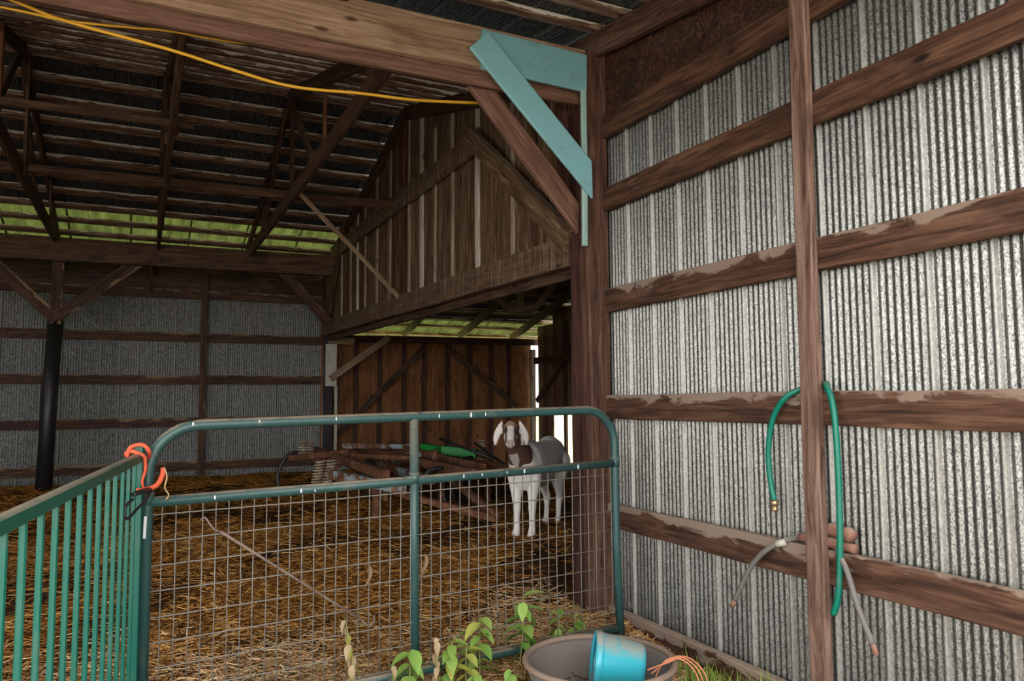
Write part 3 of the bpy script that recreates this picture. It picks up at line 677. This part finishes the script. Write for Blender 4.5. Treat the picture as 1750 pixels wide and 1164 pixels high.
bar('hydraulic_body', (3.15, 8.3, .75), (3.45, 8.0, .72), .10, .10, 'green_paint'); bar('hydraulic_body', (3.05, 8.7, .78), (3.15, 8.45, .76), .08, .07, 'green_paint')
tube('lever', [(3.15, 8.4, .88), (3.5, 7.7, .68)], .016, M['black'], imp, 7); tube('lever', [(3.55, 8.3, .82), (3.6, 7.5, .6)], .016, M['black'], imp, 7)
bar('cylinder_bracket', (2.82, 7.7, .68), (2.82, 7.7, .80), .05, .07, 'rust')

# ------------------------------------------------------------------ goat
def build_goat():
    B = Vector((3.13, 5.92, 0)); B.z = float(fz(3.05, 5.8))+.0
    f = Vector((-.735, -.677, 0)).normalized(); s = Vector((-f.y, f.x, 0))*1.0
    s = Vector((.677, -.735, 0)).normalized(); u = Vector((0, 0, 1))
    root = thing('goat', 'white goat with brown neck and long drooping ears facing the viewer', 'goat', B)
    P = lambda a, b, c: Vector((a, b, c))           # local (forward, image-right, up)
    bm = bmesh.new()
    def ell(c, r, rot=None):
        m = Matrix.Translation(c)
        if rot is not None: m = m @ rot
        m = m @ Matrix.Diagonal((*r, 1)); bmesh.ops.create_icosphere(bm, subdivisions=3, radius=1, matrix=m)
    def limb(pts):
        for (p, r), (q, t) in zip(pts[:-1], pts[1:]):
            p = Vector(p); q = Vector(q); n = max(2, int((q-p).length/(.35*min(r, t)))+1)
            for i in range(n+1):
                k = i/n; ell(p.lerp(q, k), (r+(t-r)*k,)*3)
    # trunk
    K = [(.43, .60, .07, .10), (.38, .58, .125, .185), (.30, .585, .148, .21), (.2, .585, .152, .208), (.1, .58, .148, .2), (0, .572, .152, .2), (-.1, .578, .153, .195), (-.2, .60, .15, .18), (-.3, .625, .142, .165), (-.38, .64, .13, .15), (-.45, .655, .105, .12), (-.49, .66, .07, .085)]
    N = 40
    for i in range(N):
        t = i/(N-1)*(len(K)-1); a = min(int(t), len(K)-2); q = t-a; kk = [K[a][m]*(1-q)+K[a+1][m]*q for m in range(4)]
        ell(Vector((kk[0], 0, kk[1])), (.06, kk[2], kk[3]))
    ell(Vector((.20, 0, .74)), (.16, .05, .055)); ell(Vector((-.3, 0, .745)), (.13, .08, .065))
    # neck
    limb([((.36, 0, .62), .125), ((.45, -.01, .72), .10), ((.53, -.02, .82), .078)])
    hc = P(.575, -.025, .885); hd = Vector((.84, .30, -.46)).normalized(); hl = Vector((-.34, .94, 0)).normalized(); hu = hd.cross(hl)*-1
    if hu.z < 0: hu = -hu
    Rm = basis(hd, hl, hu, (0, 0, 0))
    ell(hc, (.085, .068, .072), Rm); ell(hc+hd*.07-hu*.005, (.085, .058, .060), Rm); ell(hc+hd*.125-hu*.018, (.06, .050, .052), Rm); ell(hc+hd*.155-hu*.022, (.036, .043, .042), Rm)
    ell(hc+hd*.10-hu*.052, (.07, .036, .03), Rm); ell(hc-hd*.02+hu*.045, (.05, .045, .035), Rm)
    ell(hc+hd*.035+hl*.048+hu*.03, (.022, .018, .02), Rm); ell(hc+hd*.035-hl*.048+hu*.03, (.022, .018, .02), Rm)
    # ears
    for sg in (1, -1):
        a = hc-hd*.01+hl*(.055*sg)+u*.055
        for k in range(7):
            t = k/6; w = (.018, .03, .037, .04, .038, .03, .016)[k]
            c = a+hl*(sg*(.018+.052*math.sin(t*1.5)))-u*(.155*t-.005)+hd*.015*t
            ell(c, (.012, w*.85, .028), basis(hd, hl, u, (0, 0, 0)))
    # legs
    for sg, df in ((1, .0), (-1, .0)):
        limb([((.33, .075*sg, .50), .075), ((.335, .075*sg, .40), .052), ((.34, .068*sg, .27), .034), ((.34, .068*sg, .24), .034), ((.345, .068*sg, .20), .029), ((.345, .068*sg, .09), .027), ((.35, .068*sg, .07), .032), ((.36, .068*sg, .045), .032), ((.372, .068*sg, .024), .036)])
    for sg, df in ((1, -.02), (-1, .03)):
        b = -.33+df
        limb([((b+.0, .075*sg, .58), .11), ((b+.03, .08*sg, .47), .088), ((b+.02, .075*sg, .40), .062), ((b-.06, .06*sg, .30), .038), ((b-.09, .055*sg, .255), .034), ((b-.075, .05*sg, .17), .025), ((b-.055, .05*sg, .085), .024), ((b-.045, .05*sg, .06), .027), ((b-.03, .05*sg, .022), .03)])
    limb([((-.49, 0, .72), .03), ((-.54, .01, .70), .026), ((-.56, .015, .63), .016)])
    me = bpy.data.meshes.new('goat_parts'); bm.to_mesh(me); bm.free()
    tmp = bpy.data.objects.new('goat_tmp', me); COL.objects.link(tmp)
    md = tmp.modifiers.new('r', 'REMESH'); md.mode = 'VOXEL'; md.voxel_size = .0075; md.use_smooth_shade = True
    sm = tmp.modifiers.new('s', 'SMOOTH'); sm.factor = .5; sm.iterations = 9
    dg = bpy.context.evaluated_depsgraph_get(); dg.update()
    m2 = bpy.data.meshes.new_from_object(tmp.evaluated_get(dg)); bpy.data.objects.remove(tmp); bpy.data.meshes.remove(me); m2.name = 'goat_body'
    n = len(m2.vertices); co = np.empty(n*3); m2.vertices.foreach_get('co', co); co = co.reshape(-1, 3)
    col = np.tile(np.array([.88, .85, .82, 1.0]), (n, 1))
    H = np.array(hc); D = np.array(hd); Lh = np.array(hl); Uh = np.array(hu); rel = co-H
    a, b, c = rel@D, rel@Lh, rel@Uh
    nz = (np.sin(co[:, 0]*61)+np.sin(co[:, 1]*73+1)+np.sin(co[:, 2]*57+2))*.006
    brown = np.array([.09, .045, .03, 1]); dark = np.array([.05, .028, .02, 1]); pink = np.array([.42, .24, .19, 1])
    def setc(mask, cc, k=1.0):
        kk = (mask.astype(float)*k)[:, None]; col[:] = col*(1-kk)+cc*kk
    head = (a > -.1) & (a < .24) & (np.abs(b) < .082) & (np.abs(c) < .12) & (co[:, 2] > .73)
    neck = (co[:, 0] > .30) & (co[:, 2] > .60+nz*2) & (co[:, 2] < .86) & (co[:, 0]+.55*co[:, 2]+nz > .80) & ~((a > .05) & (c > -.05))
    setc(neck, brown)
    patch = (np.abs(co[:, 1]+.02) < .035+nz) & (co[:, 2] < .70+nz) & (co[:, 0] > .44) & (co[:, 2] > .56); setc(patch, np.array([.6, .55, .52, 1]), .6)
    setc(head, brown)
    blaze = head & (np.abs(b) < .028+.010*(a > .08)+nz*.4) & (c > -.02) & (a > .0); setc(blaze, np.array([.78, .71, .67, 1]))
    muz = head & (a > .085+nz); setc(muz, np.array([.74, .66, .62, 1]))
    poll = head & (a < .03) & (c > .045); setc(poll, pink)
    stripe = head & (np.abs(b) > .026) & (np.abs(b) < .046) & (a > .02) & (a < .175) & (c > -.02); setc(stripe, dark, .85)
    nose = head & (a > .165) & (np.abs(b) < .02) & (c > -.03) & (np.abs(b) > .004); setc(nose, pink*np.array([.6, .5, .5, 1]), .8)
    mouth = head & (a > .13) & (np.abs(c+.038) < .005) ; setc(mouth, dark, .7)
    hoof = co[:, 2] < .022; setc(hoof, np.array([.45, .36, .27, 1]))
    ear = (np.abs(b) > np.where(co[:, 2] > .86, .066, .080)) & (a > -.055) & (a < .09) & (co[:, 2] > .775) & (co[:, 2] < .96) & ~((c > .02) & (np.abs(b) < .07)); setc(ear, np.array([.8, .75, .72, 1]))
    at = m2.color_attributes.new('col', 'FLOAT_COLOR', 'POINT'); at.data.foreach_set('color', col.reshape(-1))
    m2.polygons.foreach_set('use_smooth', [True]*len(m2.polygons)); m2.materials.clear(); m2.materials.append(M['goat'])
    mw = basis(f, s, u, B)
    m2.flip_normals() if mw.to_3x3().determinant() < 0 else None
    o = bpy.data.objects.new('body', m2); 
    # bake placement into the mesh so that no mirrored matrix is needed
    w = np.array(mw.to_3x3()); co2 = co@w.T+np.array(B); m2.vertices.foreach_set('co', co2.reshape(-1)); m2.update()
    link(o, root)
    for sg in (1, -1):
        e = hc+hd*.048+hl*(.056*sg)+hu*.028; v, fc = lathe_geo([(.002, -.011), (.008, -.008), (.011, 0), (.008, .008), (.002, .011)], 12)
        wpos = Vector((mw @ e.to_4d()).xyz); mobj('eye', v, fc, M['eye'], root, smooth=True, mw=Matrix.Translation(wpos))
    return root
build_goat()

# ------------------------------------------------------------------ straw bedding
def ribbons(name, n, xr, yr, lmin, lmax, wid, tilt_, mat, palette, dens=None, lift=.0):
    x = rng.uniform(*xr, n*3); y = rng.uniform(*yr, n*3)
    if dens is not None:
        k = rng.uniform(0, 1, len(x)) < dens(x, y); x = x[k][:n]; y = y[k][:n]
    else: x = x[:n]; y = y[:n]
    n = len(x); z = fz(x, y)+rng.uniform(.0, .028, n)+lift
    L = rng.uniform(lmin, lmax, n); th = rng.uniform(0, 2*np.pi, n); el = rng.normal(0, tilt_, n)
    d = np.stack([np.cos(th)*np.cos(el), np.sin(th)*np.cos(el), np.sin(el)], -1); sd = np.stack([-np.sin(th), np.cos(th), np.zeros(n)], -1)
    upv = np.array([0, 0, 1.]); w = wid*rng.uniform(.6, 1.3, n)
    c = np.stack([x, y, z], -1); bend = rng.normal(0, .12, n)*L
    V = []
    for e, off in ((-.5, 0.), (0., 1.), (.5, 0.)):
        base = c+d*(L*e)[:, None]+sd*(bend*off)[:, None]
        V += [base+sd*(w*.5)[:, None], base-sd*(w*.5)[:, None], base+upv*(w*.7)[:, None]]
    V = np.stack(V, 1).reshape(-1, 3); b0 = (np.arange(n)*9)[:, None]
    q = []
    for r in (0, 3):
        for j in range(3):
            k2 = (j+1) % 3; q.append(np.stack([np.array([r+j, r+k2, r+3+k2, r+3+j])]*1))
    q = np.concatenate(q)  # 6x4
    F = (b0[:, :, None]+q[None]).reshape(-1, 4)
    me = bpy.data.meshes.new(name); me.vertices.add(len(V)); me.vertices.foreach_set('co', V.reshape(-1))
    me.loops.add(F.size); me.loops.foreach_set('vertex_index', F.reshape(-1).astype(np.int32))
    me.polygons.add(len(F)); me.polygons.foreach_set('loop_start', np.arange(0, F.size, 4, dtype=np.int32)); me.polygons.foreach_set('loop_total', np.full(len(F), 4, np.int32))
    me.update(calc_edges=True); me.validate()
    pal_ = np.array(palette); ci = np.clip((1.0 if name == 'straw_bedding' else 1.25)*pal_, 0, .85)[rng.integers(0, len(pal_), n)]*rng.uniform(.65, 1.25, n)[:, None]
    colr = np.concatenate([ci, np.ones((n, 1))], 1).repeat(9, 0)
    at = me.color_attributes.new('col', 'FLOAT_COLOR', 'POINT'); at.data.foreach_set('color', colr.reshape(-1))
    me.materials.append(mat); o = bpy.data.objects.new(name, me); COL.objects.link(o); o['kind'] = 'stuff'
    return o
PALS = [(.5, .24, .06), (.38, .165, .032), (.26, .105, .02), (.15, .06, .013), (.66, .4, .15), (.09, .036, .01), (.3, .125, .028)]
clump = lambda x, y: np.clip(.34+.55*(np.sin(x*2.3+y*1.1)+np.sin(y*2.9-x*.7+1)+np.sin(x*5.1-y*4.3))/2, .06, 1)
o = ribbons('straw_bedding', 42000, (-2.2, 2.55), (3.2, 7.2), .05, .22, .0042, .16, M['straw'], PALS, clump); tag(o, 'brown and golden straw litter covering the pen floor behind the gate', 'straw')
o = ribbons('straw_bedding', 20000, (-4.5, 6.0), (7.2, 11.8), .08, .3, .007, .18, M['straw'], PALS[:4]+PALS[5:], clump); tag(o, 'darker straw spread over the far barn floor by the back wall', 'straw')
o = ribbons('straw_bedding', 7000, (2.55, 6.0), (4.2, 7.2), .06, .22, .005, .16, M['straw'], PALS, clump); tag(o, 'straw covering the annex floor around the goat', 'straw')
PALD = [(.68, .46, .26), (.5, .3, .15), (.34, .2, .1), (.6, .36, .2), (.22, .13, .06), (.75, .55, .32)]  # dry litter tones; their paleness also stands in for stronger daylight near the gate
o = ribbons('straw_litter', 26000, (-.9, 2.48), (2.3, 4.8), .04, .16, .0035, .22, M['straw'], PALD, lambda x, y: np.where(((x-1.85)**2+(y-2.94)**2) < .125, 0, .85*(1-sstep(3.5, 4.75, y)))); tag(o, 'pale dry straw and stalks scattered in front of the gate', 'straw')

# ------------------------------------------------------------------ plants
def leaf_mesh(name, mat, droop=.25):
    n = 6; vs = []; fs = []
    for i in range(n+1):
        t = i/n; w = .30*math.sin(math.pi*t**.8)**.9*(1-.35*t)+.004; zz = -droop*t*t
        vs += [(t, -w, zz+w*.35), (t, 0, zz), (t, w, zz+w*.35)]
    for i in range(n):
        for j in (0, 1): fs.append((i*3+j, i*3+j+1, i*3+j+4, i*3+j+3))
    me = bpy.data.meshes.new(name); me.from_pydata(vs, [], fs); me.update(); me.polygons.foreach_set('use_smooth', [True]*len(me.polygons)); me.materials.append(mat); return me
LM = {k: leaf_mesh('leaf_'+k, M[k], .45 if k == 'leaf_dry' else .2) for k in ('leaf', 'leaf_y', 'leaf_dry')}
def plant(name, label, x, y, h, nl, size, key='leaf', lean=(0, 0), key2=None, group=None, cat='weed'):
    z = float(fz(x, y)); t_ = thing(name, label, cat, (x, y, z), group)
    top = Vector((x+lean[0], y+lean[1], z+h)); mid = Vector((x+lean[0]*.3+rng.normal(0, .01), y+lean[1]*.3, z+h*.5))
    path = smooth_path([(x, y, z-.02), mid, top], 5); tube('stem', path, lambda t: .004-.002*t, M['stem'], t_, 5)
    nl = int(nl*1.5)
    for i in range(nl):
        tt = .35+.65*i/max(1, nl-1); p = Vector(path[min(len(path)-1, int(tt*(len(path)-1)))])
        az = i*math.pi*.95+rng.normal(0, .5)+(math.pi/2 if (i//2) % 2 else 0); el = rng.normal(-.35, .35) if key != 'leaf_dry' else rng.normal(-1.0, .3)
        sc_ = size*(1.35 if key != 'leaf_dry' else .85)*rng.uniform(.75, 1.2)*(1.15-.45*abs(tt-.6))
        Mx = Matrix.Translation(p) @ Matrix.Rotation(az, 4, 'Z') @ Matrix.Rotation(-el, 4, 'Y') @ Matrix.Scale(sc_, 4)
        mobj('leaf', None, None, None, t_, mw=Mx, mesh=LM[key2 if (key2 and i % 3 == 1) else key])
    return t_
WG = 'weeds along the gate'
plant('weed', 'bright green weed with broad leaves at the foot of the left gate post', -.03, 3.15, .24, 8, .085, group=WG)
plant('weed', 'pale green weed growing just right of the left gate post', .15, 3.16, .27, 9, .075, group=WG)
plant('weed', 'small green seedling right of the left gate post weed', .33, 3.2, .15, 6, .05, group=WG)
plant('weed', 'tall yellowing weed with wilted leaves left of the middle upright', .86, 3.30, .38, 9, .06, 'leaf_dry', (-.05, 0), 'leaf_y', group=WG)
plant('weed', 'broad-leaved green weed in front of the middle gate upright', 1.10, 3.28, .22, 9, .075, 'leaf', key2='leaf', group=WG)
plant('weed', 'leafy yellow-green weed right of the middle upright', 1.29, 3.36, .22, 10, .07, 'leaf', (.03, 0), 'leaf_y', group=WG)
plant('weed', 'bushy light green weed midway between upright and tub', 1.47, 3.38, .31, 13, .075, 'leaf', (0, 0), 'leaf_y', group=WG)
plant('weed', 'short yellow-leaved weed beside the bushy weed', 1.38, 3.33, .2, 8, .06, 'leaf_y', group=WG)
plant('weed', 'tallest green weed standing just left of the tub', 1.70, 3.44, .35, 12, .075, 'leaf', (.03, .0), group=WG)
plant('weed', 'small dark green weed behind the mesh above the tub', 2.03, 3.62, .2, 6, .055, group=WG)
plant('weed', 'tiny green sprout near the right gate post', 2.16, 3.66, .12, 5, .05, group=WG)
plant('weed', 'low spiky green weed under the bottom rail', 1.36, 3.15, .12, 9, .05, group=WG)
plant('weed', 'low green weed left of the tub wall', 1.50, 3.12, .14, 8, .045, group=WG, key2='leaf_y')
plant('weed', 'drooping dry brown weed between upright and bushy weed', 1.22, 3.30, .26, 6, .06, 'leaf_dry', group=WG)
plant('weed', 'withered tan weed at the base of the middle upright', 1.0, 3.22, .18, 7, .055, 'leaf_dry', key2='leaf', group=WG)
plant('weed', 'yellow weed beside the tub rim on the right', 2.20, 2.55, .14, 7, .06, 'leaf_y', group=WG)
for (s, z, lab) in ((.905, .60, 'dry curled leaf caught high in the mesh left of the upright'), (1.175, .62, 'dry shred of leaf caught in the mesh right of the upright')):
    p = Vector(gp(s, z)) + Vector((0, -.02, 0)); o = mobj('dried_leaf', None, None, None, None, mw=Matrix.Translation(p) @ Matrix.Rotation(1.35, 4, 'Y') @ Matrix.Scale(.10, 4), mesh=LM['leaf_dry']); tag(o, lab, 'dry leaf')

def blades(name, spots, n, label):
    V = []; F = []; C = []
    for (x0, y0, rx, ry, hh) in spots:
        for i in range(n):
            x = x0+rng.normal(0, rx); y = y0+rng.normal(0, ry); z = float(fz(x, y)); h = hh*rng.uniform(.5, 1.2); a = rng.uniform(0, 6.28); l = rng.uniform(.2, .6)*h
            dx, dy = math.cos(a), math.sin(a); b = len(V); w = .003
            V += [(x-dy*w, y+dx*w, z), (x+dy*w, y-dx*w, z), (x+dx*l*.35-dy*w*.8, y+dy*l*.35+dx*w*.8, z+h*.6), (x+dx*l*.35+dy*w*.8, y+dy*l*.35-dx*w*.8, z+h*.6), (x+dx*l, y+dy*l, z+h)]
            F += [(b, b+1, b+3, b+2), (b+2, b+3, b+4)]; g = rng.uniform(0, 1); C += [(.16+.2*g, .32+.1*g, .05+.03*g, 1)]*5
    o = mobj(name, V, F, M['grass']); at = o.data.color_attributes.new('col', 'FLOAT_COLOR', 'POINT'); at.data.foreach_set('color', np.array(C).reshape(-1)); o['kind'] = 'stuff'; tag(o, label, 'grass'); return o
blades('grass', [(2.33, 2.78, .04, .12, .13), (2.40, 2.45, .03, .14, .17), (2.42, 2.9, .02, .15, .1), (2.28, 2.45, .04, .1, .1)], 90, 'short green grass along the wall beside the tub')
blades('grass', [(1.6, 3.1, .2, .06, .06), (1.2, 3.15, .2, .05, .06), (.2, 3.1, .2, .1, .07)], 60, 'sparse grass blades in the dirt before the gate')
